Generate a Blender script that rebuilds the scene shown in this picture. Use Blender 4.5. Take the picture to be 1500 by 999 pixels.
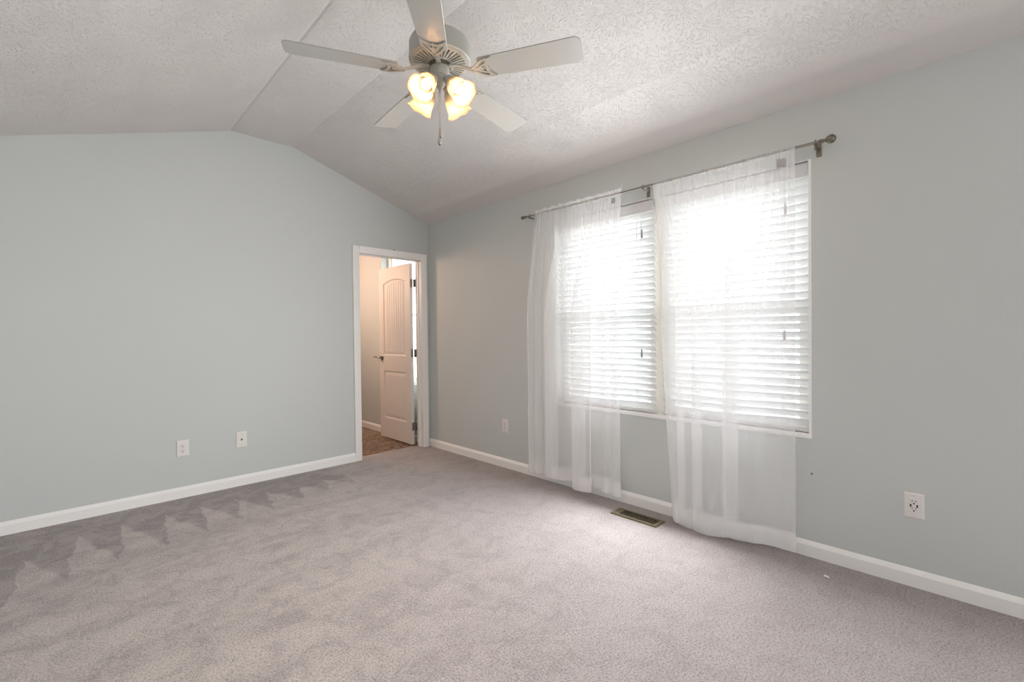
import bpy, bmesh, math, random
from mathutils import Vector, Matrix
random.seed(7)
for o in list(bpy.data.objects): bpy.data.objects.remove(o)
SC = bpy.context.scene
COL = SC.collection

# ------------------------------------------------------------------ camera
YAW, PITCH, ROLL, FPX = 0.77143, -0.01283, -0.01096, 669.11
CAM_Z = 1.2216
def camera_matrix():
    cy, sy, cp, sp = math.cos(YAW), math.sin(YAW), math.cos(PITCH), math.sin(PITCH)
    f = Vector((sy*cp, cy*cp, sp)); r = Vector((cy, -sy, 0)); u = r.cross(f)
    cr, sr = math.cos(ROLL), math.sin(ROLL)
    r2, u2 = cr*r + sr*u, -sr*r + cr*u
    m = Matrix.Identity(4)
    for i in range(3):
        m[i][0], m[i][1], m[i][2] = r2[i], u2[i], -f[i]
    m[2][3] = CAM_Z
    return m
cd = bpy.data.cameras.new('camera'); cam = bpy.data.objects.new('camera', cd); COL.objects.link(cam)
cd.sensor_width = 36; cd.lens = FPX*36/1500; cd.clip_start = .02
cam.matrix_world = camera_matrix(); SC.camera = cam

# ------------------------------------------------------------------ view, world, daylight, added fill lamps
SC.view_settings.view_transform = 'Standard'; SC.view_settings.look = 'None'
SC.view_settings.exposure = 0.34; SC.view_settings.gamma = 1.0
SC.view_settings.use_curve_mapping = False
SC.cycles.max_bounces = 14; SC.cycles.diffuse_bounces = 8; SC.cycles.transparent_max_bounces = 32
SC.cycles.sample_clamp_indirect = 6
W = bpy.data.worlds.new('sky'); SC.world = W; W.use_nodes = True
nt = W.node_tree; nt.nodes.clear()
wo = nt.nodes.new('ShaderNodeOutputWorld'); bg = nt.nodes.new('ShaderNodeBackground')
tc = nt.nodes.new('ShaderNodeTexCoord'); sep = nt.nodes.new('ShaderNodeSeparateXYZ'); rp = nt.nodes.new('ShaderNodeValToRGB')
mp = nt.nodes.new('ShaderNodeMapRange'); mp.inputs[1].default_value = -1; mp.inputs[2].default_value = 1
nt.links.new(tc.outputs['Generated'], sep.inputs[0]); nt.links.new(sep.outputs[2], mp.inputs[0]); nt.links.new(mp.outputs[0], rp.inputs[0])
rp.color_ramp.elements[0].position = .47; rp.color_ramp.elements[0].color = (.80, .82, .82, 1)
rp.color_ramp.elements[1].position = .53; rp.color_ramp.elements[1].color = (.93, .97, 1, 1)
nt.links.new(rp.outputs[0], bg.inputs[0]); bg.inputs[1].default_value = 4.3
nt.links.new(bg.outputs[0], wo.inputs[0])

def area(name, loc, direction, sx, sy, power, color):
    l = bpy.data.lights.new(name, 'AREA'); l.shape = 'RECTANGLE'; l.size = sx; l.size_y = sy
    l.energy = power; l.color = color
    o = bpy.data.objects.new(name, l); COL.objects.link(o); o.location = loc
    o.rotation_euler = Vector(direction).to_track_quat('-Z', 'Z').to_euler()
    return o
# added fill lamps: two stand in for daylight at the curtained window,
# one shines through an added, unseen opening behind the camera
area('window_fill', (2.712, 1.55, 1.12), (-1, 0, 0), 1.8, 1.0, 37, (.98, .99, 1))  # added fill on the room side of the curtains, brightens the room
area('window_opening_fill', (2.874, 1.55, 1.41), (-1, 0, 0), 1.78, 1.4, 4.0, (.98, .99, 1))  # added weak fill behind the curtains, lifts them and the ceiling edge
area('side_opening_fill', (2.93, -2.15, 1.2), (-1, 0, 0), 2.0, 2.0, 54, (1, .985, .97))  # added lamp set in the unseen opening
for nm, loc, sx, sy in (('bedroom_window_portal', (3.0, 1.55, 1.4), 1.8, 1.5), ('side_opening_portal', (2.95, -2.15, 1.2), 2.1, 2.1)):
    area(nm, loc, (-1, 0, 0), sx, sy, 1, (1, 1, 1)).data.cycles.is_portal = True
area('bathroom_vanity_light', (1.7, 5.9, 2.0), (1, -.75, -.3), .6, .15, 17, (1, .66, .47))
def lamp(name, loc, power, color, r):
    l = bpy.data.lights.new(name, 'POINT'); l.energy = power; l.color = color; l.shadow_soft_size = r
    o = bpy.data.objects.new(name, l); COL.objects.link(o); o.location = loc; return o

# ------------------------------------------------------------------ constants of the place
XR, YB = 2.8834, 4.2872            # room faces of right and back wall
XL, YF = -1.30, -3.40              # unseen walls
HW = 2.459                         # ceiling height at the right wall
C1, C2, HR = 0.988, 1.475, 2.9195  # flat ridge strip
SL = (HR-HW)/(XR-C2)
def ceil_z(x):
    if x < C1: return HR - SL*(C1-x)
    if x <= C2: return HR
    return HR - SL*(x-C2)

# ------------------------------------------------------------------ helpers
class MB:
    def __init__(s): s.bm = bmesh.new()
    def face(s, pts):
        return s.bm.faces.new([s.bm.verts.new(p) for p in pts])
    def box(s, a, b, bevel=0):
        t = bmesh.new(); bmesh.ops.create_cube(t, size=1)
        for v in t.verts:
            v.co = Vector([(a[i]+b[i])/2 + v.co[i]*(b[i]-a[i]) for i in range(3)])
        if bevel: bmesh.ops.bevel(t, geom=t.edges[:], offset=bevel, segments=2, affect='EDGES', profile=.5)
        s.merge(t); return s
    def merge(s, t, m=None):
        if m is not None: t.transform(m)
        me = bpy.data.meshes.new('t'); t.to_mesh(me); t.free(); s.bm.from_mesh(me); bpy.data.meshes.remove(me)
    def prism(s, poly, axis, a, b, m=None):
        """poly 2D extruded along axis ('x','y','z') from a to b"""
        def P(p, t):
            return {'x': (t, p[0], p[1]), 'y': (p[0], t, p[1]), 'z': (p[0], p[1], t)}[axis]
        t = bmesh.new()
        A = [t.verts.new(P(p, a)) for p in poly]; B = [t.verts.new(P(p, b)) for p in poly]
        n = len(poly)
        t.faces.new(A); t.faces.new(B[::-1])
        for i in range(n): t.faces.new((A[i], B[i], B[(i+1) % n], A[(i+1) % n]))
        bmesh.ops.recalc_face_normals(t, faces=t.faces[:])
        s.merge(t, m); return s
    def lathe(s, prof, n=32, m=None, closed=True, wave=None):
        """prof: list of (r,z) about Z"""
        t = bmesh.new(); rings = []
        for k, (r, z) in enumerate(prof):
            if r < 1e-6: rings.append([t.verts.new((0, 0, z))]); continue
            ring = []
            for i in range(n):
                a = 2*math.pi*i/n; rr, zz = r, z
                if wave: rr, zz = wave(k, a, r, z)
                ring.append(t.verts.new((rr*math.cos(a), rr*math.sin(a), zz)))
            rings.append(ring)
        for A, B in zip(rings, rings[1:]):
            for i in range(n):
                j = (i+1) % n
                if len(A) == 1 and len(B) == 1: continue
                if len(A) == 1: t.faces.new((A[0], B[i], B[j]))
                elif len(B) == 1: t.faces.new((A[i], A[j], B[0]))
                else: t.faces.new((A[i], A[j], B[j], B[i]))
        if closed:
            for R in (rings[0], rings[-1]):
                if len(R) > 1: t.faces.new(R)
        bmesh.ops.recalc_face_normals(t, faces=t.faces[:])
        s.merge(t, m); return s
    def tube(s, pts, r, n=10, cap=True):
        pts = [Vector(p) for p in pts]; t = bmesh.new(); rings = []
        for i, p in enumerate(pts):
            d = (pts[min(i+1, len(pts)-1)] - pts[max(i-1, 0)]).normalized()
            a = d.orthogonal().normalized() if i == 0 else (pa - d*pa.dot(d)).normalized()
            pa = a; b = d.cross(a); rr = r[i] if isinstance(r, (list, tuple)) else r
            rings.append([t.verts.new(p + (a*math.cos(2*math.pi*k/n) + b*math.sin(2*math.pi*k/n))*rr) for k in range(n)])
        for A, B in zip(rings, rings[1:]):
            for k in range(n): t.faces.new((A[k], A[(k+1) % n], B[(k+1) % n], B[k]))
        if cap: t.faces.new(rings[0]); t.faces.new(rings[-1])
        bmesh.ops.recalc_face_normals(t, faces=t.faces[:])
        s.merge(t); return s
    def sphere(s, c, r, n=16, sc=(1, 1, 1)):
        t = bmesh.new(); bmesh.ops.create_uvsphere(t, u_segments=n, v_segments=max(6, n//2), radius=r)
        s.merge(t, Matrix.Translation(c) @ Matrix.Diagonal((*sc, 1))); return s
    def grid(s, f, nu, nv):
        V = [[s.bm.verts.new(f(i/nu, j/nv)) for j in range(nv+1)] for i in range(nu+1)]
        for i in range(nu):
            for j in range(nv): s.bm.faces.new((V[i][j], V[i+1][j], V[i+1][j+1], V[i][j+1]))
        return s
    def build(s, name, mat, parent=None, smooth=None, m=None):
        if m is not None: s.bm.transform(m)
        me = bpy.data.meshes.new(name); s.bm.to_mesh(me); s.bm.free()
        if smooth == 'all':
            for p in me.polygons: p.use_smooth = True
        elif smooth:
            me.shade_smooth(); me.set_sharp_from_angle(angle=math.radians(smooth))
        me.materials.append(mat)
        o = bpy.data.objects.new(name, me); COL.objects.link(o)
        if parent: o.parent = parent
        return o
def empty(name, loc=(0, 0, 0), rz=0):
    o = bpy.data.objects.new(name, None); COL.objects.link(o); o.location = loc; o.rotation_euler = (0, 0, rz)
    o.empty_display_size = .05; return o
def tag(o, label, cat, group=None, kind=None):
    o['label'] = label; o['category'] = cat
    if group: o['group'] = group
    if kind: o['kind'] = kind
    return o
def struct(o, label, cat): return tag(o, label, cat, kind='structure')

# ------------------------------------------------------------------ materials
def mat(name, color, rough=.6, metal=0, **kw):
    m = bpy.data.materials.new(name); m.use_nodes = True
    b = m.node_tree.nodes['Principled BSDF']
    b.inputs['Base Color'].default_value = (*color, 1); b.inputs['Roughness'].default_value = rough
    b.inputs['Metallic'].default_value = metal
    for k, v in kw.items(): b.inputs[k].default_value = v
    return m
class NT:
    def __init__(s, m): s.t = m.node_tree; s.n = s.t.nodes; s.l = s.t.links; s.b = s.n.get('Principled BSDF')
    def new(s, typ, **kw):
        n = s.n.new('ShaderNode'+typ)
        for k, v in kw.items(): setattr(n, k, v)
        return n
    def link(s, a, b): s.l.new(a, b)
    def val(s, x, sock):
        if hasattr(x, 'node') or isinstance(x, bpy.types.NodeSocket): s.link(x, sock)
        else: sock.default_value = x
    def math(s, op, a, b=0, c=None, clamp=False):
        n = s.new('Math', operation=op, use_clamp=clamp); s.val(a, n.inputs[0]); s.val(b, n.inputs[1])
        if c is not None: s.val(c, n.inputs[2])
        return n.outputs[0]
    def noise(s, vec, scale, detail=2, rough=.5, dist=0):
        n = s.new('TexNoise'); n.inputs['Scale'].default_value = scale; n.inputs['Detail'].default_value = detail
        n.inputs['Roughness'].default_value = rough; n.inputs['Distortion'].default_value = dist
        if vec is not None: s.link(vec, n.inputs['Vector'])
        return n.outputs[0]
    def mapr(s, v, a, b, c=0, d=1, smooth=True):
        n = s.new('MapRange'); n.interpolation_type = 'SMOOTHSTEP' if smooth else 'LINEAR'
        s.val(v, n.inputs[0])
        for i, x in enumerate((a, b, c, d)): s.val(x, n.inputs[i+1])
        return n.outputs[0]
    def mix(s, f, a, b):
        n = s.new('Mix', data_type='RGBA'); s.val(f, n.inputs[0])
        for x, k in ((a, 6), (b, 7)):
            if isinstance(x, tuple): n.inputs[k].default_value = (*x, 1)
            else: s.link(x, n.inputs[k])
        return n.outputs[2]
    def bump(s, h, strength, dist):
        n = s.new('Bump'); n.inputs['Strength'].default_value = strength; n.inputs['Distance'].default_value = dist
        s.link(h, n.inputs['Height']); s.link(n.outputs[0], s.b.inputs['Normal'])
    def obj(s): return s.new('TexCoord').outputs['Object']

def wall_mat():
    m = mat('painted_drywall', (.60, .625, .60), .62); k = NT(m); v = k.obj()
    k.bump(k.noise(v, 130, 3), .06, .004)
    c = k.mix(k.noise(v, .9, 2), (.580, .608, .602), (.608, .636, .630)); k.link(c, k.b.inputs['Base Color'])
    return m
def ceiling_mat():
    m = mat('stomped_ceiling', (.68, .655, .64), .85); k = NT(m); v = k.obj()
    w = k.new('VectorMath', operation='MULTIPLY'); k.link(v, w.inputs[0]); w.inputs[1].default_value = (1, 1, 0)
    hs = None
    for sc, off in ((4.4, 0.0), (5.2, 7.3)):
        s1 = k.new('VectorMath', operation='MULTIPLY_ADD'); k.link(w.outputs[0], s1.inputs[0]); s1.inputs[1].default_value = (sc, sc, 0); s1.inputs[2].default_value = (off, off*.7, 0)
        vo = k.new('TexVoronoi', voronoi_dimensions='2D'); vo.inputs['Scale'].default_value = 1; k.link(s1.outputs[0], vo.inputs['Vector'])
        d = k.new('VectorMath', operation='SUBTRACT'); k.link(s1.outputs[0], d.inputs[0]); k.link(vo.outputs['Position'], d.inputs[1])
        wp = k.new('TexNoise'); wp.inputs['Scale'].default_value = 9; k.link(v, wp.inputs['Vector'])
        wq = k.new('VectorMath', operation='MULTIPLY_ADD'); k.link(wp.outputs['Color'], wq.inputs[0]); wq.inputs[1].default_value = (.22, .22, 0); k.link(d.outputs[0], wq.inputs[2])
        sp = k.new('SeparateXYZ'); k.link(wq.outputs[0], sp.inputs[0])
        ang = k.math('ARCTAN2', k.math('SUBTRACT', sp.outputs[1], .11), k.math('SUBTRACT', sp.outputs[0], .11))
        cs = k.new('CombineXYZ'); k.link(k.math('MULTIPLY', ang, 10.0), cs.inputs[0]); k.link(k.math('MULTIPLY', vo.outputs['Distance'], 10.0), cs.inputs[1])
        cid = k.new('SeparateXYZ'); k.link(vo.outputs['Color'], cid.inputs[0]); k.link(k.math('MULTIPLY', cid.outputs[0], 40), cs.inputs[2])
        st = k.mapr(k.noise(cs.outputs[0], 1.0, 2, .5), .56, .68)
        st = k.math('MULTIPLY', st, k.mapr(vo.outputs['Distance'], .95, .5))
        hs = st if hs is None else k.math('MAXIMUM', hs, st)
    patch = k.mapr(k.noise(v, 1.6, 2), .38, .62, .9, 1)
    sx = k.new('SeparateXYZ'); k.link(v, sx.inputs[0])
    wallfade = k.mapr(sx.outputs[0], 2.72, 2.5)                       # trowelled smooth by the window wall
    h = k.math('MULTIPLY', k.math('MULTIPLY', hs, patch), wallfade)
    h = k.math('ADD', h, k.math('MULTIPLY', k.noise(v, 60, 3), .25))
    k.bump(h, .62, .0058)
    return m
def carpet_mat():
    m = mat('carpet', (.4, .35, .33), 1.0, **{'Specular IOR Level': .1, 'Sheen Weight': .25, 'Sheen Roughness': .6}); k = NT(m); v = k.obj()
    sp = k.new('SeparateXYZ'); k.link(v, sp.inputs[0]); x, y = sp.outputs[0], sp.outputs[1]
    wob = k.math('MULTIPLY', k.math('SUBTRACT', k.noise(v, 3.5, 3, .6), .5), .13)
    t = k.math('FRACT', k.math('DIVIDE', k.math('ADD', k.math('SUBTRACT', x, .242), wob), .217))
    saw = k.math('MINIMUM', k.math('DIVIDE', t, .75), k.math('DIVIDE', k.math('SUBTRACT', 1, t), .25))
    depth = k.mapr(x, .3, 1.5, .62, .30, False)
    yb = k.math('SUBTRACT', k.math('ADD', 3.94, wob), k.math('MULTIPLY', saw, depth))
    yb = k.math('SUBTRACT', yb, k.mapr(x, .15, -.5, 0, .45))
    band = k.mapr(k.math('SUBTRACT', y, yb), -.045, .07)
    band = k.math('MULTIPLY', band, k.mapr(x, 1.9, 1.5))
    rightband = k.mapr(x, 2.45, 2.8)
    # long pile-brushing streaks and patches
    st = k.new('Mapping'); k.link(v, st.inputs['Vector']); st.inputs['Rotation'].default_value = (0, 0, math.radians(-12)); st.inputs['Scale'].default_value = (.55, 2.6, 1)
    big = k.mapr(k.noise(st.outputs[0], 1.5, 4, .6), .42, .62)
    patch = k.mapr(k.noise(v, 7, 8, .72, .8), .42, .64)
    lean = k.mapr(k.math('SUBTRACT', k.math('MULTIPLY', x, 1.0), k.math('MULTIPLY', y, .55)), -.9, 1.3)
    tone = k.math('ADD', k.math('MULTIPLY', band, .62), k.math('ADD', k.math('MULTIPLY', big, .26), k.math('MULTIPLY', patch, .46)))
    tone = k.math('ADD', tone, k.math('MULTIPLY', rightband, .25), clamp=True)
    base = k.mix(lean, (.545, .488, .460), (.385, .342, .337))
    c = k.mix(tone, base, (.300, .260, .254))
    tuft = k.noise(v, 120, 6, .85)
    spk = k.mapr(tuft, .36, .56, .42, 1.2)
    mul = k.new('VectorMath', operation='SCALE'); k.link(c, mul.inputs[0]); k.link(spk, mul.inputs['Scale'])
    k.link(mul.outputs[0], k.b.inputs['Base Color'])
    k.bump(k.math('ADD', k.math('MULTIPLY', tuft, 1.0), k.math('MULTIPLY', patch, .5)), .45, .010)
    return m
def vinyl_mat():
    m = mat('stone_look_vinyl', (.2, .14, .1), .35); k = NT(m); v = k.obj()
    mp = k.new('Mapping'); k.link(v, mp.inputs['Vector']); mp.inputs['Rotation'].default_value = (0, 0, .5); mp.inputs['Scale'].default_value = (1, 2.2, 1)
    n = k.noise(mp.outputs[0], 8, 5, .6, 2.2)
    c = k.mix(k.mapr(n, .42, .56), (.045, .026, .018), (.36, .22, .145))
    c = k.mix(k.mapr(k.noise(mp.outputs[0], 11, 4, .6, 2.4), .56, .66), c, (.44, .34, .26))
    k.link(c, k.b.inputs['Base Color']); return m
def mix_mat(name, shaders, fac):
    """shaders: two callables returning a socket"""
    m = bpy.data.materials.new(name); m.use_nodes = True; k = NT(m); k.n.remove(k.b)
    out = [n for n in k.n if n.type == 'OUTPUT_MATERIAL'][0]
    mx = k.new('MixShader'); mx.inputs[0].default_value = fac
    k.link(shaders[0](k), mx.inputs[1]); k.link(shaders[1](k), mx.inputs[2]); k.link(mx.outputs[0], out.inputs[0])
    return m
def sh(typ, color, **kw):
    def f(k):
        n = k.new('Bsdf'+typ); n.inputs[0].default_value = (*color, 1)
        for a, b in kw.items(): n.inputs[a].default_value = b
        return n.outputs[0]
    return f
def shmix(a, b, fac):
    def f(k):
        mx = k.new('MixShader'); mx.inputs[0].default_value = fac
        k.link(a(k), mx.inputs[1]); k.link(b(k), mx.inputs[2]); return mx.outputs[0]
    return f
M = {}
M['wall'] = wall_mat(); M['ceiling'] = ceiling_mat(); M['carpet'] = carpet_mat(); M['vinyl'] = vinyl_mat()
M['trim'] = mat('white_trim', (.92, .91, .90), .45)
M['door'] = mat('white_door', (.80, .76, .73), .5)
M['plastic'] = mat('white_plastic', (.80, .77, .75), .4)
M['slot'] = mat('dark_slot', (.03, .028, .025), .7)
M['nickel'] = mat('brushed_nickel', (.33, .31, .28), .28, 1)
M['pewter'] = mat('satin_pewter', (.22, .205, .165), .32, .9)
M['bronze'] = mat('bronze_register', (.17, .145, .09), .5, .3)
M['fanwhite'] = mat('fan_white_enamel', (.39, .385, .35), .4)
M['blade'] = mat('fan_blade_white', (.40, .395, .375), .3)
M['vinylframe'] = mat('vinyl_window_frame', (.90, .88, .82), .45)
M['glass'] = mix_mat('window_glass', (sh('Transparent', (.97, .985, .98)), sh('Glossy', (1, 1, 1), Roughness=.02)), .05)
M['screen'] = mix_mat('insect_screen_mesh', (sh('Transparent', (1, 1, 1)), sh('Diffuse', (.10, .105, .12))), .16)
M['slat'] = mix_mat('white_slat', (sh('Diffuse', (.88, .88, .88)), sh('Translucent', (.90, .90, .91))), .42)
M['valance'] = mat('white_valance', (.70, .70, .71), .5)
M['cord'] = mat('white_cord', (.82, .82, .82), .8)
M['tassel'] = mat('clear_grey_tassel', (.36, .36, .38), .4)
cloth = shmix(sh('Diffuse', (.97, .97, .98)), sh('Translucent', (.97, .97, .98)), .26)
M['sheer'] = mix_mat('sheer_voile', (sh('Transparent', (1, 1, 1)), cloth), .47)
M['hem'] = mix_mat('sheer_voile_doubled', (sh('Transparent', (1, 1, 1)), cloth), .75)
M['label'] = mix_mat('care_label', (sh('Transparent', (1, 1, 1)), sh('Diffuse', (.52, .51, .52))), .8)
M['shade'] = mix_mat('frosted_glass', (sh('Translucent', (.40, .365, .32)), shmix(sh('Diffuse', (.6, .56, .50)), sh('Transparent', (1, .93, .80)), .5)), .5)
M['ground'] = mat('pale_gravel', (.45, .44, .41), .9)
def emis(name, color, s):
    m = bpy.data.materials.new(name); m.use_nodes = True; b = m.node_tree.nodes['Principled BSDF']
    b.inputs['Base Color'].default_value = (.9, .85, .8, 1); b.inputs['Emission Color'].default_value = (*color, 1); b.inputs['Emission Strength'].default_value = s
    return m
M['bulb'] = emis('lit_bulb', (1, .80, .5), 3)

# ------------------------------------------------------------------ setting
WT, BT = .14, .105     # wall thicknesses
WIN_Y0, WIN_Y1, WIN_Z0, WIN_Z1 = .645, 2.45, .645, 2.153
BW_Y0, BW_Y1, BW_Z0, BW_Z1 = 4.50, 5.34, .66, 2.33
BY1, BX0 = 7.0, .6     # bathroom extents
DO_L, DO_R, DO_T = 2.052, 2.803, 2.066     # rough door opening (jamb lines it)

# floor
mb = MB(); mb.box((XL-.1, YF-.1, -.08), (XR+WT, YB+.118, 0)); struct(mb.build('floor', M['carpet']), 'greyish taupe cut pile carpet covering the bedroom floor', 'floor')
mb = MB(); mb.box((BX0-.1, YB+.118, -.08), (XR+WT, BY1+.1, -.006)); struct(mb.build('floor_bathroom', M['vinyl']), 'brown stone-look vinyl floor beyond the open doorway', 'floor')
# ceiling: one folded sheet with thickness and its small irregularities
prof = []
x = XL-.1
def ceil_surface(x):
    z = ceil_z(x)
    z += .007*math.exp(-((x-.980)/.009)**2)           # open groove along the left crease
    z -= .0035*math.exp(-((x-2.352)/.02)**2)          # taped drywall seam
    if x > 2.55:                                      # drooping smooth band along the window wall
        z -= .012*math.exp(-((x-2.69)/.06)**2)
    return z
xs = sorted(set([XL-.1, C1, C2, XR+WT] + [.94+.005*i for i in range(14)] + [2.30+.008*i for i in range(14)] + [2.5+.012*i for i in range(33)]))
low = [(x, ceil_surface(x)) for x in xs]
top = [(x, ceil_z(x)+.1) for x in reversed([XL-.1, C1, C2, XR+WT])]
mb = MB(); mb.prism(low+top, 'y', YF-.1, YB+BT)
struct(mb.build('ceiling', M['ceiling'], smooth=8), 'off-white stomp-textured vaulted ceiling with a flat ridge strip', 'ceiling')
mb = MB(); mb.box((BX0-.1, YB+BT, HW), (XR+WT, BY1+.1, HW+.1)); struct(mb.build('ceiling_bathroom', M['ceiling']), 'flat white ceiling of the room beyond the doorway', 'ceiling')
# back wall with gable top and door opening
def gable(x0, x1, z0):
    p = [(x0, z0), (x1, z0), (x1, ceil_z(x1)+.03)]
    for c in (C2, C1):
        if x0 < c < x1: p.append((c, ceil_z(c)+.03))
    p.append((x0, ceil_z(x0)+.03)); return p
mb = MB()
mb.prism(gable(XL-.1, DO_L, -.02), 'y', YB, YB+BT); mb.prism(gable(DO_L, DO_R, DO_T), 'y', YB, YB+BT); mb.prism(gable(DO_R, XR+.02, -.02), 'y', YB, YB+BT)
struct(mb.build('wall_back', M['wall']), 'pale grey-green wall with the bathroom doorway at its right end', 'wall')
# right wall: bedroom and bathroom window openings, plus an added unseen one for light
mb = MB()
def rbox(y0, y1, z0, z1): mb.box((XR, y0, z0), (XR+WT, y1, z1))
ZT = HW+.02
rbox(YF-.1, -3.2, -.02, ZT); rbox(-3.2, -1.1, -.02, .15); rbox(-3.2, -1.1, 2.25, ZT); rbox(-1.1, WIN_Y0, -.02, ZT); rbox(WIN_Y0, WIN_Y1, -.02, WIN_Z0); rbox(WIN_Y0, WIN_Y1, WIN_Z1, ZT); rbox(WIN_Y1, BW_Y0, -.02, ZT)
rbox(BW_Y0, BW_Y1, -.02, BW_Z0); rbox(BW_Y0, BW_Y1, BW_Z1, ZT); rbox(BW_Y1, BY1+.1, -.02, ZT)
struct(mb.build('wall_right', M['wall']), 'pale grey-green wall with the wide curtained window', 'wall')
# unseen walls behind and left of the camera, without windows
mb = MB()
mb.prism(gable(XL-.1, XR+WT, -.02), 'y', YF-.1, YF)
struct(mb.build('wall_front', M['wall']), 'grey-green wall far behind the camera', 'wall')
mb = MB(); zl = ceil_z(XL)+.03
mb.box((XL-.1, YF-.1, -.02), (XL, YB, zl))
struct(mb.build('wall_left', M['wall']), 'grey-green wall left of the camera', 'wall')
# bathroom walls
mb = MB(); mb.box((BX0-.1, YB+BT, -.02), (BX0, BY1, HW)); struct(mb.build('wall_bathroom_left', M['wall']), 'far left wall of the bathroom, hidden behind the back wall', 'wall')
mb = MB(); mb.box((BX0-.1, BY1, -.02), (XR, BY1+.1, HW)); struct(mb.build('wall_bathroom_back', M['wall']), 'end wall of the bathroom beyond the doorway', 'wall')
# baseboards
BBH = .0835
def bb_prof(sign=1): return [(0, 0), (.016, 0), (.016, .061), (.0145, .0645), (.003, BBH-.002), (0, BBH)]
def baseboard(name, axis, a, b, face, direction, label, z0=0.0):
    mb = MB(); pr = [(face+direction*d, z0+z) for d, z in bb_prof()]
    mb.prism(pr, axis, a, b); return struct(mb.build(name, M['trim']), label, 'baseboard')
baseboard('baseboard_right', 'y', -1.1, YB, XR, -1, 'white baseboard along the window wall')
baseboard('baseboard_back', 'x', XL, 2.004, YB, -1, 'white baseboard along the wall left of the doorway')
baseboard('baseboard_left', 'y', YF, YB, XL, 1, 'white baseboard along the wall left of the camera')
baseboard('baseboard_bathroom', 'y', YB+BT, BY1, XR, -1, 'white baseboard of the bathroom wall seen past the open door', -.006)
# door casing and jamb (trim_1)
def casing_prof():   # across width w 0(inner)..0.0675(outer), depth
    return [(0, 0), (0, .010), (.006, .013), (.045, .016), (.058, .019), (.0675, .019), (.0675, 0)]
DL, DR, DT = 2.0715, 2.7845, 2.05
tr = empty('trim_1', (DL, YB, 0)); struct(tr, 'white door casing and jamb around the bathroom doorway', 'door casing')
inv = Matrix.Translation((-DL, -YB, 0))
mb = MB(); mb.prism([(DL-w, YB-d) for w, d in casing_prof()], 'z', 0, DT+.0675); mb.build('side_casing', M['trim'], tr, 35, inv)
mb = MB(); mb.prism([(DR+w, YB-d) for w, d in casing_prof()], 'z', 0, DT+.0675); mb.build('side_casing', M['trim'], tr, 35, inv)
mb = MB(); mb.prism([(YB-d, DT+w) for w, d in casing_prof()], 'x', DL, DR); mb.build('head_casing', M['trim'], tr, 35, inv)
mb = MB()
mb.box((DO_L, YB-.004, 0), (DL+.004, YB+BT+.003, DT)); mb.box((DR-.004+.004, YB-.004, 0), (DO_R, YB+BT+.003, DT)); mb.box((DO_L, YB-.004, DT-.004+.004), (DO_R, YB+BT+.003, DO_T))
mb.build('jamb', M['trim'], tr, None, inv)
mb = MB(); mb.box((DL+.004, YB+.045, 0), (DL+.015, YB+.062, DT)); mb.box((DR-.011, YB+.045, 0), (DR, YB+.062, DT)); mb.box((DL+.004, YB+.045, DT-.011), (DR, YB+.062, DT))
mb.build('door_stop', M['trim'], tr, None, inv)

# ------------------------------------------------------------------ the open door (slab modelled in x along its width, y thickness, z up)
DWID, DHT, DTH = .705, 2.025, .035
door = empty('door_1', (2.735, 4.432, .012)); struct(door, 'white two-panel arched door standing open into the bathroom', 'door')
def arch(x, x0, x1, zs, rise): # eyebrow arch
    u = (x-x0)/(x1-x0)*2-1; return zs + rise*(1-u*u)
def make_slab():
    # face grid with recessed panels made by a height field, local u along width (0 at hinge), v height
    m0, m1 = .105, DWID-.105
    def depth(u, v):
        def dist_rect(u, v, a, b, c, d): return min(u-a, b-u, v-c, d-v)
        best = -1
        d1 = dist_rect(u, v, m0, m1, .235, .80)
        top = arch(u, m0, m1, 1.835, .045)
        d2 = min(u-m0, m1-u, v-.985, top-v)
        d = max(d1, d2)
        if d <= 0: return 0
        if d < .012: return -.009*(d/.012)
        if d < .022: return -.009
        if d < .05: return -.009 + .006*((d-.022)/.028)
        h = -.003
        if d2 > .05:                                   # planked upper panel
            ph = ((u-m0-.05)/.0495) % 1
            if min(ph, 1-ph) < .06: h -= .0025
        return h
    us = sorted(set([0, DWID, m0, m1] + [m0+s for s in (.012, .022, .05)] + [m1-s for s in (.012, .022, .05)] + [m0+.05+.0495*i+e for i in range(9) for e in (-.004, -.001, .001, .004) if m0+.05 < m0+.05+.0495*i+e < m1-.05] + [i*DWID/44 for i in range(45)]))
    vs = sorted(set([0, DHT] + [b+s for b in (.235, .985) for s in (0, .012, .022, .05)] + [.80-s for s in (0, .012, .022, .05)] + [1.72+.0055*i for i in range(32)] + [i*DHT/60 for i in range(61)]))
    mb = MB(); bm = mb.bm
    F = [[bm.verts.new((-depth(u, v), u, v)) for v in vs] for u in us]          # face at x=0 (towards -x)
    for i in range(len(us)-1):
        for j in range(len(vs)-1): bm.faces.new((F[i][j], F[i][j+1], F[i+1][j+1], F[i+1][j]))
    # back and rim
    B = [bm.verts.new((DTH, u, v)) for u, v in ((0, 0), (DWID, 0), (DWID, DHT), (0, DHT))]
    bm.faces.new(B)
    def rim(verts, b0, b1): bm.faces.new(verts + [b1, b0])
    rim([F[0][j] for j in range(len(vs))], B[0], B[3]); rim([F[-1][j] for j in range(len(vs))][::-1], B[2], B[1])
    rim([F[i][0] for i in range(len(us))][::-1], B[1], B[0]); rim([F[i][-1] for i in range(len(us))], B[3], B[2])
    bmesh.ops.recalc_face_normals(bm, faces=bm.faces[:])
    return mb
make_slab().build('door_slab', M['door'], door)
h = MB()
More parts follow.
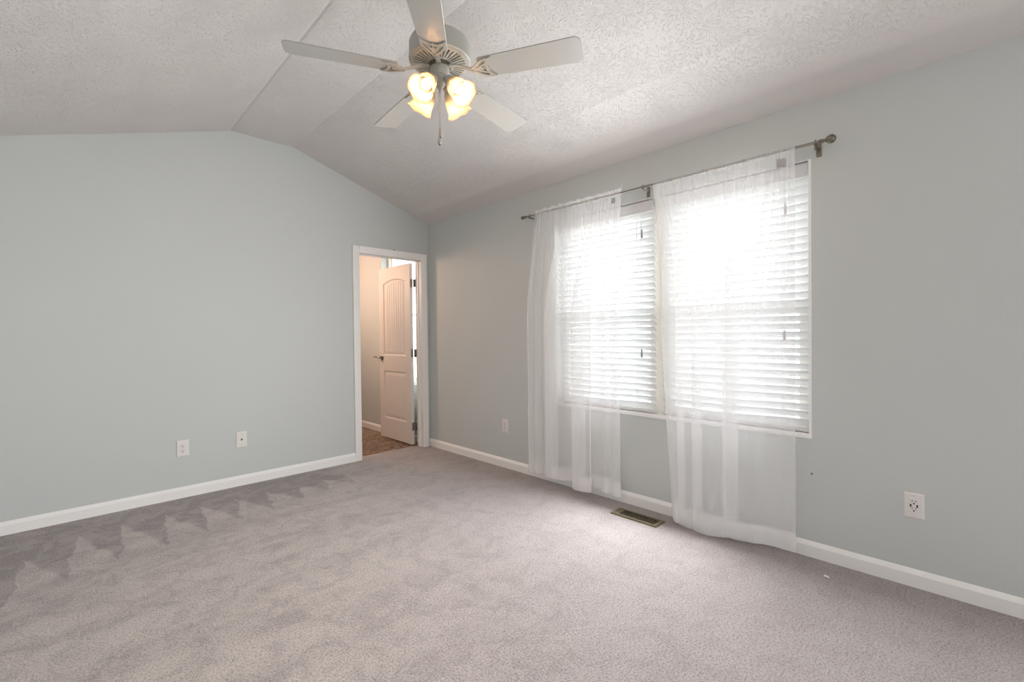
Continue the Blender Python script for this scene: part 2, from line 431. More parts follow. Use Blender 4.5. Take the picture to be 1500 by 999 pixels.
h.lathe([(0, 0), (.031, 0), (.031, .004), (.026, .008), (.012, .010), (.011, .045), (0, .046)], 24, Matrix.Translation((0, DWID-.062, .955)) @ Matrix.Rotation(-math.pi/2, 4, 'Y'))
h.tube([(-.043, DWID-.062, .955), (-.046, DWID-.05, .957), (-.046, DWID-.02, .962), (-.048, DWID+.02, .964), (-.05, DWID+.055, .960)], [.009, .009, .008, .0075, .006], 10)
hd = h.build('door_handle', M['nickel'], door, 40)
tag_part = lambda o, l: o.__setitem__('label', l)
tag_part(hd, 'satin nickel lever handle')
for hz in (.20, 1.02, 1.80):
    k = MB()
    k.box((.003, -.0035, hz-.045), (.032, .0, hz+.045), .001)                       # leaf on the door edge
    k.tube([(.042, -.010, hz-.046), (.042, -.010, hz+.046)], .0065, 12)             # knuckle
    k.box((.046, -.040, hz-.045), (.0495, -.004, hz+.045), .001)                    # leaf on the jamb
    for dz in (-.03, 0, .03): k.lathe([(0, 0), (.004, 0), (.003, .0012), (0, .0015)], 10, Matrix.Translation((.018, -.0035, hz+dz)) @ Matrix.Rotation(math.pi/2, 4, 'X'))
    tag_part(k.build('hinge', M['nickel'], door, 40), 'satin nickel hinge')

# ------------------------------------------------------------------ windows
def make_window(name, y0, y1, z0, z1, label, screen=True):
    w = empty(name, (XR+.09, (y0+y1)/2, z0)); struct(w, label, 'window')
    inv = Matrix.Translation((-(XR+.09), -(y0+y1)/2, -z0))
    a, b = XR+.085, XR+.137
    F = .042
    mb = MB()
    for q in (((a, y0, z0), (b, y1, z0+F)), ((a, y0, z1-F), (b, y1, z1)), ((a, y0, z0+F), (b, y0+F, z1-F)), ((a, y1-F, z0+F), (b, y1, z1-F))): mb.box(*q, .002)
    mb.build('window_frame', M['vinylframe'], w, None, inv)
    zm = (z0+z1)/2 - .02; S = .034
    def sash(nm, s0, s1, xa, xb):
        mb = MB(); p, q = y0+F-.004, y1-F+.004
        for r in (((xa, p, s0), (xb, q, s0+S)), ((xa, p, s1-S), (xb, q, s1)), ((xa, p, s0+S), (xb, p+S, s1-S)), ((xa, q-S, s0+S), (xb, q, s1-S))): mb.box(*r, .0015)
        o = mb.build(nm, M['vinylframe'], w, None, inv)
        g = MB(); xm = (xa+xb)/2; g.box((xm-.002, p+S-.003, s0+S-.003), (xm+.002, q-S+.003, s1-S+.003)); g.build('glass_pane', M['glass'], o, None, inv)
    sash('upper_sash', zm-.017, z1-F+.004, XR+.113, XR+.132)
    sash('lower_sash', z0+F-.004, zm+.017, XR+.090, XR+.110)
    if screen:
        mb = MB(); mb.box((XR+.1335, y0+F, z0+F), (XR+.1345, y1-F, zm)); mb.build('insect_screen', M['screen'], w, None, inv)
    return w
YM = 1.552
make_window('window_1', YM+.02, WIN_Y1-.003, WIN_Z0+.003, WIN_Z1-.003, 'left half of the twin bedroom window, behind the left blind')
make_window('window_2', WIN_Y0+.003, YM-.02, WIN_Z0+.003, WIN_Z1-.003, 'right half of the twin bedroom window, behind the right blind')
make_window('window_3', BW_Y0+.003, BW_Y1-.003, BW_Z0+.003, BW_Z1-.003, 'bright bathroom window glimpsed behind the open door', False)
mb = MB(); mb.box((XR+.075, YM-.0205, WIN_Z0+.022), (XR+.138, YM+.0205, WIN_Z1), .003)
struct(mb.build('trim_2', M['vinylframe']), 'ivory mullion post between the two window halves', 'trim')
mb = MB(); mb.box((XR-.012, WIN_Y0-.006, WIN_Z0-.004), (XR+.084, WIN_Y1+.006, WIN_Z0+.022), .005)
struct(mb.build('trim_3', M['trim'], smooth=40), 'thin white sill board under the bedroom window', 'window sill')
mb = MB(); t = .003
mb.box((XR-.002, WIN_Y0-.004, WIN_Z0+.022), (XR+.084, WIN_Y0+.010, WIN_Z1-t)); mb.box((XR-.001, WIN_Y1-t, WIN_Z0+.022), (XR+.084, WIN_Y1, WIN_Z1-t)); mb.box((XR-.001, WIN_Y0, WIN_Z1-t), (XR+.084, WIN_Y1, WIN_Z1))
struct(mb.build('trim_4', M['trim']), 'white reveal lining the sides and head of the bedroom window', 'trim')
mb = MB(); mb.box((XR+WT+.001, -30, -.75), (40, 40, -.65)); struct(mb.build('ground', M['ground']), 'pale ground outside the windows', 'ground')

# ------------------------------------------------------------------ blinds
def make_blind(y0, y1, theta, cords, label, seed, droop):
    rng = random.Random(seed)
    xc = XR+.043
    b = empty('window_blind', (xc, (y0+y1)/2, WIN_Z0)); tag(b, label, 'blind', 'faux wood blinds in the bedroom window')
    inv = Matrix.Translation((-xc, -(y0+y1)/2, -WIN_Z0))
    ztop = WIN_Z1-.006
    mb = MB(); mb.box((xc-.022, y0+.004, ztop-.048), (xc+.028, y1-.004, ztop), .002); mb.build('headrail', M['valance'], b, None, inv)
    mb = MB(); mb.prism([(xc-.034, ztop-.078), (xc-.025, ztop-.078), (xc-.025, ztop-.006), (xc-.034, ztop-.006), (xc-.037, ztop-.016), (xc-.037, ztop-.066)], 'y', y0, y1); mb.build('valance', M['valance'], b, None, inv)
    zs, n, zend = ztop-.098, 31, WIN_Z0+.075
    L = y1-y0
    mb = MB()
    for i in range(n):
        f = i/(n-1); z = zs + (zend-zs)*f; th = math.radians(theta + rng.uniform(-2.5, 2.5) + (8*f if f > .8 else 0)); jit = rng.uniform(-.002, .002)
        dr = droop*max(0, (f-.78)/.22)*rng.uniform(.5, 1.2)
        skew = rng.uniform(-.0025, .0025)
        for k in range(12):
            def P(v, s, k=k):
                yy = y0+L*v; zz = z + jit + skew*(v-.5) - dr*math.sin(math.pi*v)**2*(.35+.65*v)
                cup = .0016*(1-(2*s-1)**2)
                e = (s-.5)*.050
                return Vector((xc + e*math.cos(th) + cup*math.sin(th), yy, zz - e*math.sin(th) + cup*math.cos(th)))
            # s=0 is the room-side edge, s=1 the outer edge; outer edge lower
            v0, v1 = k/12, (k+1)/12
            for si in range(4):
                s0, s1 = si/4, (si+1)/4
                up = Vector((math.sin(th), 0, math.cos(th)))*.0014
                A, B_, C_, D = P(v0, s0), P(v1, s0), P(v1, s1), P(v0, s1)
                mb.face([A+up, D+up, C_+up, B_+up]); mb.face([A-up, B_-up, C_-up, D-up])
                if si == 0: mb.face([A+up, B_+up, B_-up, A-up])
                if si == 3: mb.face([D+up, D-up, C_-up, C_+up])
                if k == 0: mb.face([A+up, A-up, D-up, D+up])
                if k == 11: mb.face([B_+up, C_+up, C_-up, B_-up])
    bmesh.ops.remove_doubles(mb.bm, verts=mb.bm.verts[:], dist=1e-5)
    mb.build('slats', M['slat'], b, None, inv)
    mb = MB(); mb.box((xc-.026, y0, WIN_Z0+.026), (xc+.026, y1, WIN_Z0+.043), .003); mb.build('bottom_rail', M['valance'], b, None, inv)
    lad = MB()
    for yy in (y0+.13, (y0+y1)/2, y1-.13):
        for dx in (-.024, .024): lad.tube([(xc+dx, yy, ztop-.05), (xc+dx, yy, WIN_Z0+.04)], .0011, 6)
    lad.build('ladder_cords', M['cord'], b, 'all', inv)
    for (yy, zt) in cords:
        c = MB(); c.tube([(xc-.042, yy, ztop-.06), (xc-.042, yy, zt)], .0012, 6); o = c.build('pull_cord', M['cord'], b, 'all', inv)
        c = MB(); c.lathe([(0, 0), (.005, 0), (.0065, -.02), (.0075, -.05), (.005, -.058), (0, -.059)], 12, Matrix.Translation((xc-.042, yy, zt+.002))); c.build('tassel', M['tassel'], o, 'all', inv)
    return b
make_blind(YM+.024, WIN_Y1-.012, 42, ((1.655, 1.945), (1.662, 1.11)), 'white slatted blind in the left half of the window, half bared between curtains', 3, .012)
make_blind(WIN_Y0+.014, YM-.026, 40, ((.765, 1.935), (.772, 1.23)), 'white slatted blind in the right half of the window, behind the right curtain', 5, .022)

# ------------------------------------------------------------------ curtain rod
RX = 2.803
def rod_z(y): return 2.2035 + (y-.56)*.0085
rod = empty('curtain_rod', (RX, 1.63, rod_z(1.63))); tag(rod, 'slim nickel curtain rod with ball ends above the window', 'curtain rod')
inv = Matrix.Translation((-RX, -1.63, -rod_z(1.63)))
mb = MB(); mb.tube([(RX, 2.705, rod_z(2.705)), (RX, 1.60, rod_z(1.60))], .0065, 14); mb.tube([(RX, 1.60, rod_z(1.6)), (RX, .575, rod_z(.575))], .008, 14); mb.build('pole', M['nickel'], rod, 40, inv)
for y, s, r in ((2.705, 1, .015), (.575, -1, .0225)):
    mb = MB(); R = Matrix.Translation((RX, y, rod_z(y))) @ Matrix.Rotation(-s*math.pi/2, 4, 'X')
    mb.lathe([(0, -.012), (.0105, -.012), (.0105, .004), (.008, .008), (.0075, .014), (r*.8, .016+r*.35), (r, .016+r), (r*.92, .016+r*1.4), (r*.7, .016+r*1.72), (r*.38, .016+r*1.93), (0, .016+2*r)], 20, R)
    mb.build('finial', M['pewter'], rod, 'all', inv)
for y in (2.66, 1.60, .605):
    mb = MB(); z = rod_z(y)
    mb.tube([(RX, y, z-.012), (RX+.03, y, z-.012), (XR-.005, y, z-.012)], .006, 10)
    pts = [(RX + .013*math.cos(a), y, z + .013*math.sin(a)) for a in [math.radians(200+i*20) for i in range(13)]]
    mb.tube(pts, .0045, 8)
    mb.box((XR-.006, y-.012, z-.052), (XR, y+.012, z+.018), .002)
    mb.tube([(RX, y-.0, z-.013), (RX, y, z-.038)], .005, 8) if y < 1 else None
    mb.build('bracket', M['pewter'], rod, 40, inv)

# ------------------------------------------------------------------ sheer curtains
def catmull(P, t):
    n = len(P)-1; s = min(max(t*n, 0), n-1e-6); i = int(s); f = s-i
    p0, p1, p2, p3 = P[max(i-1, 0)], P[i], P[i+1], P[min(i+2, n)]
    return tuple(.5*((2*b) + (-a+c)*f + (2*a-5*b+4*c-d)*f*f + (-a+3*b-3*c+d)*f**3) for a, b, c, d in zip(p0, p1, p2, p3))
def sstep(a, b, x):
    t = min(max((x-a)/(b-a), 0), 1); return t*t*(3-2*t)
def make_curtain(label, path, ytop0, ytop1, gathers, ruffle, edge_fn, seed, tags):
    """path: (y, dx, zbottom) along the cloth, left edge first"""
    rng = random.Random(seed); ph = [rng.uniform(0, 6.28) for _ in range(8)]
    c = empty('sheer_curtain', (RX, (path[0][0]+path[-1][0])/2, 0)); tag(c, label, 'curtain', 'sheer white curtains')
    inv = Matrix.Translation((-RX, -(path[0][0]+path[-1][0])/2, 0))
    # arc-length reparametrise
    N = 600; S = [catmull(path, i/N) for i in range(N+1)]; acc = [0]
    for a, b in zip(S, S[1:]): acc.append(acc[-1]+math.hypot(a[0]-b[0], a[1]-b[1])+.0002)
    def at(u):
        t = u*acc[-1]; lo, hi = 0, N
        while hi-lo > 1:
            m = (lo+hi)//2
            if acc[m] <= t: lo = m
            else: hi = m
        f = (t-acc[lo])/(acc[hi]-acc[lo]); return tuple(p+(q-p)*f for p, q in zip(S[lo], S[hi]))
    cache = {}
    def point(u, z, off=0.0):
        y, dx, zb = cache.setdefault(round(u, 6), at(u))
        yt = ytop0 + (ytop1-ytop0)*u
        zt = rod_z(yt)
        t = min(max((zt-z)/(zt-zb), 0), 1)
        w = sstep(0, .42, t)**.8
        g = math.sin(u*gathers*6.283 + ph[0]) + .5*math.sin(u*gathers*2.37*6.283 + ph[1])
        gx = .007*g*math.exp(-t*5) ; gy = .006*math.sin(u*gathers*1.6*6.283 + ph[2])*math.exp(-t*6)
        small = .0025*math.sin(u*gathers*.9*6.283 + ph[3] + 3*t) * w
        yy = yt + (y-yt)*w + gy + edge_fn(u, t)
        xx = RX + (dx*w) + gx + small - .006 + off
        if t < .03: xx -= .006*(1-t/.03)*0
        return xx, yy
    NU = 420
    def panel(u, v):
        zb = cache.setdefault(round(u, 6), at(u))[2]; yt = ytop0+(ytop1-ytop0)*u; zt = rod_z(yt)+.004
        vv = v**1.15; z = zt + (zb-zt)*vv
        x, y = point(u, z); 
        k = max(0, 1-vv/.02); x = x*(1-k) + (RX-.0095)*k
        return (x, y, z)
    mb = MB(); mb.grid(panel, NU, 56); mb.build('panel', M['sheer'], c, 'all', inv)
    HEM = .105
    def hem(u, v):
        zb = cache.setdefault(round(u, 6), at(u))[2]; z = zb+.001 + HEM*(1-v)
        x, y = point(u, z, .0035); return (x, y, z)
    mb = MB(); mb.grid(hem, NU, 6); mb.build('hem', M['hem'], c, 'all', inv)
    # rod pocket wrapping behind the rod, and the ruffled heading
    def pocket(u, v):
        yt = ytop0+(ytop1-ytop0)*u; a = math.radians(150 - 300*v); w = 1 + .25*math.sin(u*gathers*2.1*6.283+ph[4])
        r = .0115*w
        return (RX + r*math.cos(a), yt + .004*math.sin(u*gathers*1.6*6.283+ph[2]), rod_z(yt) - .002 + r*math.sin(a))
    mb = MB(); mb.grid(pocket, NU, 8); mb.build('rod_pocket', M['sheer'], c, 'all', inv)
    if ruffle:
        def head(u, v):
            yt = ytop0+(ytop1-ytop0)*u
            hgt = ruffle*(.55 + .45*abs(math.sin(u*9.5*math.pi+ph[5])) + .12*math.sin(u*61+ph[6])) + ruffle*.9*sstep(.97, 1, u)
            x = RX + .009*math.sin(u*gathers*1.9*6.283+ph[7])*v*1.3 + .004*math.sin(u*170)*v
            return (x, yt - (.02*sstep(.97, 1, u)*v), rod_z(yt)+.008 + hgt*v)
        mb = MB(); mb.grid(head, NU, 5); mb.build('ruffled_heading', M['hem'], c, 'all', inv)
    for (ty, tz, w, hh) in tags:
        mb = MB(); mb.box((RX-.026, ty-w/2, tz-hh/2), (RX-.0252, ty+w/2, tz+hh/2)); o = mb.build('care_label', M['label'], c, None, inv)
        o['label'] = 'small grey sewn-in care label'
    return c
left_path = [(2.686, 0, .07), (2.662, -.028, .062), (2.625, .018, .072), (2.585, -.026, .062), (2.545, .015, .074), (2.50, -.006, .070),
             (2.44, .004, .070), (2.375, .016, .075), (2.40, .004, .07), (2.472, -.022, .062), (2.44, -.032, .062), (2.34, -.024, .068), (2.25, -.012, .078),
             (2.16, .008, .080), (2.10, .016, .078), (2.13, .0, .062), (2.192, -.030, .048), (2.165, -.046, .036), (2.10, -.050, .040), (2.045, -.044, .042), (2.018, -.030, .050),
             (2.035, -.010, .060), (2.055, .006, .066), (2.00, .010, .070), (1.95, -.002, .072), (1.905, -.018, .066), (1.865, .004, .072), (1.825, -.016, .062), (1.784, -.006, .056)]
make_curtain('sheer white curtain on the left end of the rod, with a ruffled heading', left_path, 2.592, 1.768, 17, .026, lambda u, t: 0, 11, ((1.815, 2.165, .030, .038),))
right_path = [(1.398, -.004, .045), (1.375, -.030, .020), (1.345, -.034, .012), (1.305, -.008, .012), (1.312, .012, .02), (1.345, -.012, .012), (1.335, -.034, .010), (1.29, -.046, .006), (1.250, -.038, .006),
              (1.205, -.012, .012), (1.212, .012, .015), (1.250, -.014, .012), (1.248, -.040, .008), (1.215, -.056, .005), (1.165, -.062, .004), (1.115, -.058, .008), (1.05, -.034, .014), (1.01, -.002, .022), (.995, .014, .03),
              (1.03, .008, .03), (1.072, -.016, .022), (1.052, -.034, .018), (.98, -.030, .018), (.91, -.020, .022), (.85, -.008, .028), (.79, .002, .030), (.74, .004, .030), (.697, -.002, .030)]
def right_edge(u, t): return .13*math.exp(-u*9)*(1-t)*sstep(.1, .5, t)
make_curtain('sheer white curtain on the right end of the rod, hem reaching the carpet', right_path, 1.520, .698, 15, 0, right_edge, 23, ((.757, 2.135, .042, .046),))

# ------------------------------------------------------------------ ceiling fan
FX, FY, FZ = 1.254, 1.747, 2.425       # blade plane height
fan = empty('ceiling_fan', (FX, FY, HR)); tag(fan, 'white five-blade ceiling fan with four lit bell glass shades', 'ceiling fan')
FI = Matrix.Translation((0, 0, -HR))     # parts are given in fan-axis coordinates with world z
def fpart(mb, name, m, parent=fan, smooth=40, mx=None):
    return mb.build(name, M[m], parent, smooth, FI if mx is None else FI @ mx)
mb = MB(); mb.lathe([(0, HR), (.07, HR), (.072, HR-.02), (.062, HR-.055), (.035, HR-.07), (0, HR-.07)], 40); fpart(mb, 'canopy', 'fanwhite')
mb = MB(); mb.tube([(0, 0, HR-.06), (0, 0, 2.58)], .0135, 16); fpart(mb, 'downrod', 'fanwhite')
ZM = 2.487
mb = MB(); mb.lathe([(0, ZM+.115), (.03, ZM+.115), (.06, ZM+.105), (.115, ZM+.098), (.132, ZM+.088), (.139, ZM+.072), (.139, ZM+.022), (.137, ZM+.012), (.141, ZM+.008), (.141, ZM+.001), (.134, ZM-.004), (.128, ZM-.004), (.128, ZM+.045), (0, ZM+.045)], 56)
fpart(mb, 'motor_housing', 'fanwhite')
# bottom vent ring with radial slots: spokes between an inner and an outer ring
mb = MB()
mb.lathe([(.129, ZM+.003), (.129, ZM-.006), (.118, ZM-.009), (.118, ZM+.003)], 56, closed=False)
mb.lathe([(.066, ZM+.003), (.066, ZM-.0145), (.052, ZM-.016), (.052, ZM+.003)], 48, closed=False)
NSP = 36
for i in range(NSP):
    R = Matrix.Rotation(2*math.pi*i/NSP, 4, 'Z'); t = bmesh.new()
    pts = [(.065, -.0036, -.0142), (.119, -.0062, -.0085), (.119, .0062, -.0085), (.065, .0036, -.0142)]
    A = [t.verts.new((p[0], p[1], ZM+p[2])) for p in pts]; B = [t.verts.new((p[0], p[1], ZM-.004)) for p in pts]
    t.faces.new(A[::-1]); t.faces.new(B)
    for q in range(4): t.faces.new((A[q], A[(q+1) % 4], B[(q+1) % 4], B[q]))
    bmesh.ops.recalc_face_normals(t, faces=t.faces[:]); mb.merge(t, R)
fpart(mb, 'vent_ring', 'fanwhite', smooth=None)
mb = MB(); mb.lathe([(.052, ZM+.040), (.050, ZM-.03), (0, ZM-.03)], 32, closed=False); fpart(mb, 'flywheel', 'pewter')
BL0 = 155.5
BR = .655
def blade_mesh():
    # local x along the radius; flat with rounded ends; slight flare to the tip
    r0, r1 = .195, BR; w0, w1 = .058, .070; c = .03
    pts = []
    def corner(cx, cy, rad, a0, a1, n=6):
        for i in range(n+1):
            a = math.radians(a0+(a1-a0)*i/n); pts.append((cx+rad*math.cos(a), cy+rad*math.sin(a)))
    corner(r0+.014, -w0+.014, .014, 180, 270); corner(r1-c, -w1+c, c, 270, 360); corner(r1-c, w1-c, c, 0, 90); corner(r0+.014, w0-.014, .014, 90, 180)
    mb = MB(); mb.prism(pts, 'z', 0, .0055); bmesh.ops.bevel(mb.bm, geom=[e for e in mb.bm.edges if abs(e.verts[0].co.z-e.verts[1].co.z) < 1e-6], offset=.0012, segments=1, affect='EDGES')
    return mb
def bracket_mesh():
    mb = MB()
    # arm: from the flywheel out and down to the blade
    sec = [(.048, .010, .036), (.085, .011, .034), (.115, .013, .022), (.15, .012, .006), (.175, .011, .0), (.215, .008, -.001)]
    t = bmesh.new(); rings = []
    for x, w, z in sec: rings.append([t.verts.new(p) for p in ((x, -w, z-.005), (x, w, z-.005), (x, w, z), (x, -w, z))])
    for A, B in zip(rings, rings[1:]):
        for i in range(4): t.faces.new((A[i], B[i], B[(i+1) % 4], A[(i+1) % 4]))
    t.faces.new(rings[0][::-1]); t.faces.new(rings[-1]); bmesh.ops.recalc_face_normals(t, faces=t.faces[:]); mb.merge(t)
    # scrolled crescent under the blade root with two curled horns, plus side struts leaving open slots
    def strip(pts, wid):
        n = len(pts); L, R = [], []
        for i, p in enumerate(pts):
            a = Vector(pts[max(i-1, 0)]); b = Vector(pts[min(i+1, n-1)]); d = (b-a).normalized(); nn = Vector((-d.y, d.x)); w = wid[i] if isinstance(wid, list) else wid
            L.append((p[0]+nn.x*w, p[1]+nn.y*w)); R.append((p[0]-nn.x*w, p[1]-nn.y*w))
        for i in range(n-1):
            q = [L[i], L[i+1], R[i+1], R[i]]; mb.prism(q, 'z', -.006, -.0005)
    cres = [(.262, -.054), (.252, -.050), (.240, -.038), (.231, -.022), (.229, -.008), (.233, 0), (.229, .008), (.231, .022), (.240, .038), (.252, .050), (.262, .054)]
    strip(cres, [.003, .006, .0075, .007, .006, .007, .006, .007, .0075, .006, .003])
    for s in (-1, 1):
        strip([(.160, s*.006), (.180, s*.020), (.200, s*.036), (.222, s*.047), (.246, s*.050)], [.006, .006, .005, .005, .005])
        strip([(.188, s*.004), (.204, s*.014), (.222, s*.022), (.232, s*.024)], [.004, .004, .004, .003])
        mb.lathe([(0, 0), (.0045, 0), (.003, -.002), (0, -.0025)], 10, Matrix.Translation((.246, s*.050, -.006)))
    mb.lathe([(0, 0), (.0045, 0), (.003, -.002), (0, -.0025)], 10, Matrix.Translation((.226, 0, -.006)))
    return mb
PITCHB = math.radians(-11)
for i in range(5):
    az = math.radians(BL0 + 72*i)
    R = Matrix.Translation((0, 0, FZ)) @ Matrix.Rotation(az, 4, 'Z')
    pit = Matrix.Rotation(PITCHB, 4, 'X')
    b = fpart(blade_mesh(), 'blade', 'blade', mx=R @ pit, smooth=30)
    k = bracket_mesh()
    for v in k.bm.verts:                                # the arm twists into the blade's pitch
        f = sstep(.11, .18, v.co.x); v.co = v.co.lerp(pit @ v.co, f)
    fpart(k, 'blade_bracket', 'fanwhite', mx=R, smooth=30)
# switch housing and light kit
mb = MB(); mb.lathe([(.030, ZM-.014), (.043, ZM-.016), (.0445, ZM-.022), (.0445, ZM-.066), (.042, ZM-.072), (.036, ZM-.076), (0, ZM-.076)], 40)
mb.sphere((.0445*math.cos(math.radians(234)), .0445*math.sin(math.radians(234)), ZM-.036), .003, 10)
fpart(mb, 'switch_housing', 'fanwhite')
mb = MB(); mb.lathe([(.040, ZM-.074), (.041, ZM-.080), (.034, ZM-.094), (.022, ZM-.104), (.016, ZM-.116), (.012, ZM-.124), (.006, ZM-.130), (0, ZM-.131)], 32)
SH = []
ZF = ZM-.088
for a in (234.6-39, 234.6+51, 234.6+137, 234.6-133):
    a = math.radians(a); d = Vector((math.cos(a), math.sin(a), 0)); dn = math.radians(46)
    axis = (d*math.cos(dn) + Vector((0, 0, -1))*math.sin(dn)).normalized()
    p0 = d*.024 + Vector((0, 0, ZF)); p1 = d*.045 + Vector((0, 0, ZF-.004))
    mb.tube([p0, p1, p1+axis*.012], .009, 10)
    SH.append((p1 + axis*.006, axis))
fpart(mb, 'light_kit', 'fanwhite')
def wave(k, a, r, z):
    if k >= 9: s = math.cos(6*a)*(.0022 if k in (10, 11) else .001); return r*(1+s*6), z + s
    return r, z
for p, axis in SH:
    q = axis.to_track_quat('Z', 'X').to_matrix().to_4x4(); X = Matrix.Translation(p) @ q
    s = MB()
    outer = [(.018, .004), (.020, .014), (.026, .022), (.034, .032), (.040, .046), (.0435, .062), (.0455, .080), (.048, .096), (.053, .110), (.059, .120), (.0635, .126)]
    inner = [(r-.0028, z) for r, z in reversed(outer)]
    s.lathe(outer + inner, 36, None, False, lambda k, a, r, z: ((r+.0016*math.cos(6*a), z+.0022*math.cos(6*a)) if 9 <= k <= 12 else (r, z)))
    so = fpart(s, 'lamp_shade', 'shade', mx=X, smooth='all'); so['label'] = 'frosted bell glass lamp shade glowing warm'
    c = MB(); c.lathe([(0, -.004), (.021, -.004), (.0225, 0), (.0225, .010), (.019, .014), (.012, .016), (.012, .034), (0, .034)], 24); fpart(c, 'shade_holder', 'fanwhite', mx=X)
    b = MB(); b.lathe([(0, .030), (.011, .032), (.013, .040), (.021, .056), (.024, .068), (.021, .082), (.012, .091), (0, .094)], 20); fpart(b, 'bulb', 'bulb', parent=so, mx=X, smooth='all')
    wp = Vector((FX, FY, 0)) + p + axis*.088
    lamp('bulb_light', wp, 9, (1, .56, .25), .02)
# pull chains
for (dx, z0, z1, f) in ((0.0, ZM-.128, 2.182, 1), (-.006, ZM-.126, 2.150, 2)):
    mb = MB()
    r = Vector((math.cos(math.radians(-44)), math.sin(math.radians(-44)), 0))*dx
    zc = z0; pts = [(0, 0, z0), (r.x, r.y, z0-.02), (r.x, r.y, z1)]
    mb.tube(pts, .0016, 8)
    while zc > z1:
        mb.sphere((r.x, r.y, zc), .0024, 8); zc -= .0075
    o = fpart(mb, 'pull_chain', 'fanwhite', smooth='all')
    fb = MB(); X = Matrix.Translation((r.x, r.y, z1))
    fb.lathe([(0, .004), (.003, .002), (.0055, -.010), (.009, -.026), (.0095, -.033), (.007, -.040), (0, -.0415)], 16, X)
    fpart(fb, 'chain_pull', 'fanwhite', parent=o, smooth='all')
    e = MB(); e.lathe([(0, -.040), (.0055, -.0405), (.005, -.0455), (0, -.046)], 12, X); fpart(e, 'chain_pull_tip', 'pewter', parent=o, smooth='all')

# ------------------------------------------------------------------ wall plates
def plate_frame(loc, rz): return Matrix.Translation(loc) @ Matrix.Rotation(rz, 4, 'Z')   # local: x right, z up, -y towards the room
def cover(w, h, name_='cover_plate'):
    mb = MB()
    t = bmesh.new(); A = [t.verts.new(p) for p in ((-w/2, 0, -h/2), (w/2, 0, -h/2), (w/2, 0, h/2), (-w/2, 0, h/2))]
    g = .005; B = [t.verts.new(p) for p in ((-w/2, -.003, -h/2), (w/2, -.003, -h/2), (w/2, -.003, h/2), (-w/2, -.003, h/2))]
    Cc = [t.verts.new(p) for p in ((-w/2+g, -.0065, -h/2+g), (w/2-g, -.0065, -h/2+g), (w/2-g, -.0065, h/2-g), (-w/2+g, -.0065, h/2-g))]
    t.faces.new(A); t.faces.new(Cc)
    for P, Q in ((A, B), (B, Cc)):
        for i in range(4): t.faces.new((P[i], P[(i+1) % 4], Q[(i+1) % 4], Q[i]))
    bmesh.ops.recalc_face_normals(t, faces=t.faces[:]); mb.merge(t); return mb
YR = Matrix.Rotation(math.pi/2, 4, 'X')    # lathe axis z -> -y
def screw(parent, z, m='plastic'):
    mb = MB(); mb.lathe([(0, 0), (.0038, 0), (.0032, .0012), (0, .0016)], 14, Matrix.Translation((0, -.0064, z)) @ YR)
    o = mb.build('screw', M[m], parent, 40); s = MB(); s.box((-.003, -.0083, z-.0005), (.003, -.0078, z+.0005)); s.build('screw_slot', M['slot'], o)
def slots(parent, cz, sl=.0085):
    mb = MB(); mb.box((-.0078, -.0108, cz+.001), (-.0052, -.0098, cz+.001+sl)); mb.box((.0052, -.0108, cz+.002), (.0078, -.0098, cz+.0005+sl))
    mb.lathe([(0, 0), (.0034, 0), (.0034, .001), (0, .001)], 14, Matrix.Translation((0, -.0098, cz-.0068)) @ YR); mb.build('slots', M['slot'], parent)
def duplex(loc, rz, w, h, label):
    o = empty('duplex_outlet', loc, rz); tag(o, label, 'outlet')
    cover(w, h).build('cover_plate', M['plastic'], o); screw(o, 0)
    for cz in (.0195, -.0195):
        mb = MB(); pts = []
        for i in range(32):
            a = 2*math.pi*i/32; x, z = .0172*math.cos(a), .0172*math.sin(a); pts.append((x, cz+max(-.0135, min(.0135, z))))
        uniq = [p for i, p in enumerate(pts) if p != pts[i-1]]
        mb.prism(uniq, 'y', -.0098, -.0055); r = mb.build('receptacle', M['plastic'], o); slots(r, cz)
    return o
duplex((.6205, YB, .3785), 0, .079, .124, 'white duplex outlet low on the wall, left of the cable plate')
duplex((XR, 3.0635, .3855), -math.pi/2, .079, .122, 'white duplex outlet between the doorway and the left curtain')
o = empty('cable_plate', (1.0215, YB, .3805)); tag(o, 'white wall plate with one dark cable jack in its centre', 'wall plate')
cover(.079, .130).build('cover_plate', M['plastic'], o); screw(o, .042); screw(o, -.042)
mb = MB(); mb.lathe([(0, .004), (.0075, .004), (.0075, .0085), (.0045, .0085), (.0045, .017), (.0032, .017), (.0032, .012), (0, .012)], 18, Matrix.Translation((0, -.002, 0)) @ YR); mb.build('coax_jack', M['pewter'], o, 40)['label'] = 'dark threaded cable jack'
o = empty('charging_outlet', (XR, .2235, .387), -math.pi/2); tag(o, 'white outlet plate with two dark charging ports, right of the curtains', 'outlet')
cover(.0735, .120).build('cover_plate', M['plastic'], o); screw(o, .049); screw(o, -.049)
mb = MB(); mb.box((-.0165, -.0098, -.0335), (.0165, -.0055, .0335), .001); r = mb.build('receptacle', M['plastic'], o); slots(r, .0185, .0075); slots(r, -.0155, .0075)
for s in (-1, 1):
    mb = MB(); mb.box((s*.0118-.003, -.0110, -.0055), (s*.0118+.003, -.0096, .0075)); mb.build('charging_port', M['slot'], o)['label'] = 'dark charging port'

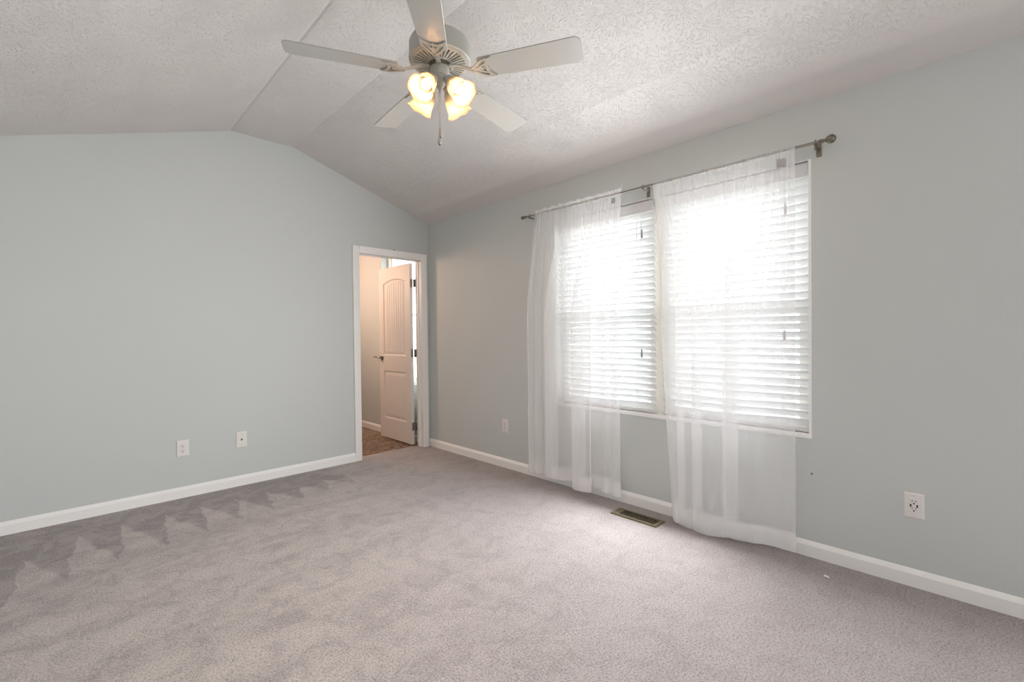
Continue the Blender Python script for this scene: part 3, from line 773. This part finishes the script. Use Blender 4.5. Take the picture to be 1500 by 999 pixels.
# ------------------------------------------------------------------ floor register
o = empty('floor_register', (2.690, 1.594, 0)); tag(o, 'bronze metal floor vent set in the carpet below the curtains', 'floor vent')
w, l = .122, .338
mb = MB()
fr = [(-w/2, -l/2, 0), (w/2, -l/2, 0), (w/2, l/2, 0), (-w/2, l/2, 0)]
def frame(mb, w, l, iw, il, z0, z1):
    O = [(-w/2, -l/2), (w/2, -l/2), (w/2, l/2), (-w/2, l/2)]; I = [(-iw/2, -il/2), (iw/2, -il/2), (iw/2, il/2), (-iw/2, il/2)]; E = [(x*.94, y*.98) for x, y in O]
    for i in range(4):
        j = (i+1) % 4
        mb.face([(*O[i], z0), (*O[j], z0), (*E[j], z1), (*E[i], z1)]); mb.face([(*E[i], z1), (*E[j], z1), (*I[j], z1), (*I[i], z1)]); mb.face([(*I[i], z1), (*I[j], z1), (*I[j], z0-.0), (*I[i], z0-.0)])
frame(mb, w, l, .078, .286, .0, .009)
mb.build('frame', M['bronze'], o)
mb = MB(); mb.box((-.040, -.144, .0005), (.040, .144, .0015)); mb.build('duct_shade_sheet', M['slot'], o)  # thin dark sheet, stands for the shade down the duct
mb = MB()
for i in range(17):
    y = -.136 + .272*i/16; mb.box((-.039, y-.0011, .002), (.039, y+.0011, .0065))
for x in (-.013, .013): mb.box((x-.0012, -.143, .002), (x+.0012, .143, .0082))
mb.box((-.039, .118, .003), (.039, .143, .0072))
mb.build('louvers', M['bronze'], o)

# ------------------------------------------------------------------ small things
o = MB(); o.prism([(2.672, .522), (2.690, .527), (2.694, .545), (2.678, .548)], 'z', .004, .007); tag(o.build('paper_scrap', M['cord']), 'tiny white scrap lying on the carpet near the right wall', 'scrap')
mb = MB(); mb.lathe([(0, 0), (.006, 0), (.005, .002), (.002, .003), (0, .003)], 12, Matrix.Translation((XR, .642, .451)) @ Matrix.Rotation(-math.pi/2, 4, 'Y')); tag(mb.build('wall_anchor', M['pewter'], None, 40), 'small grey screw anchor in the wall below the window corner', 'screw')
mb = MB(); mb.tube([(2.452, YB+.004, 2.122), (2.452, YB-.018, 2.123)], .003, 8); mb.tube([(2.444, YB-.018, 2.1215), (2.463, YB-.018, 2.1235)], .0035, 8); tag(mb.build('wall_hook', M['pewter'], None, 40), 'tiny hook on the wall just above the door casing', 'hook')
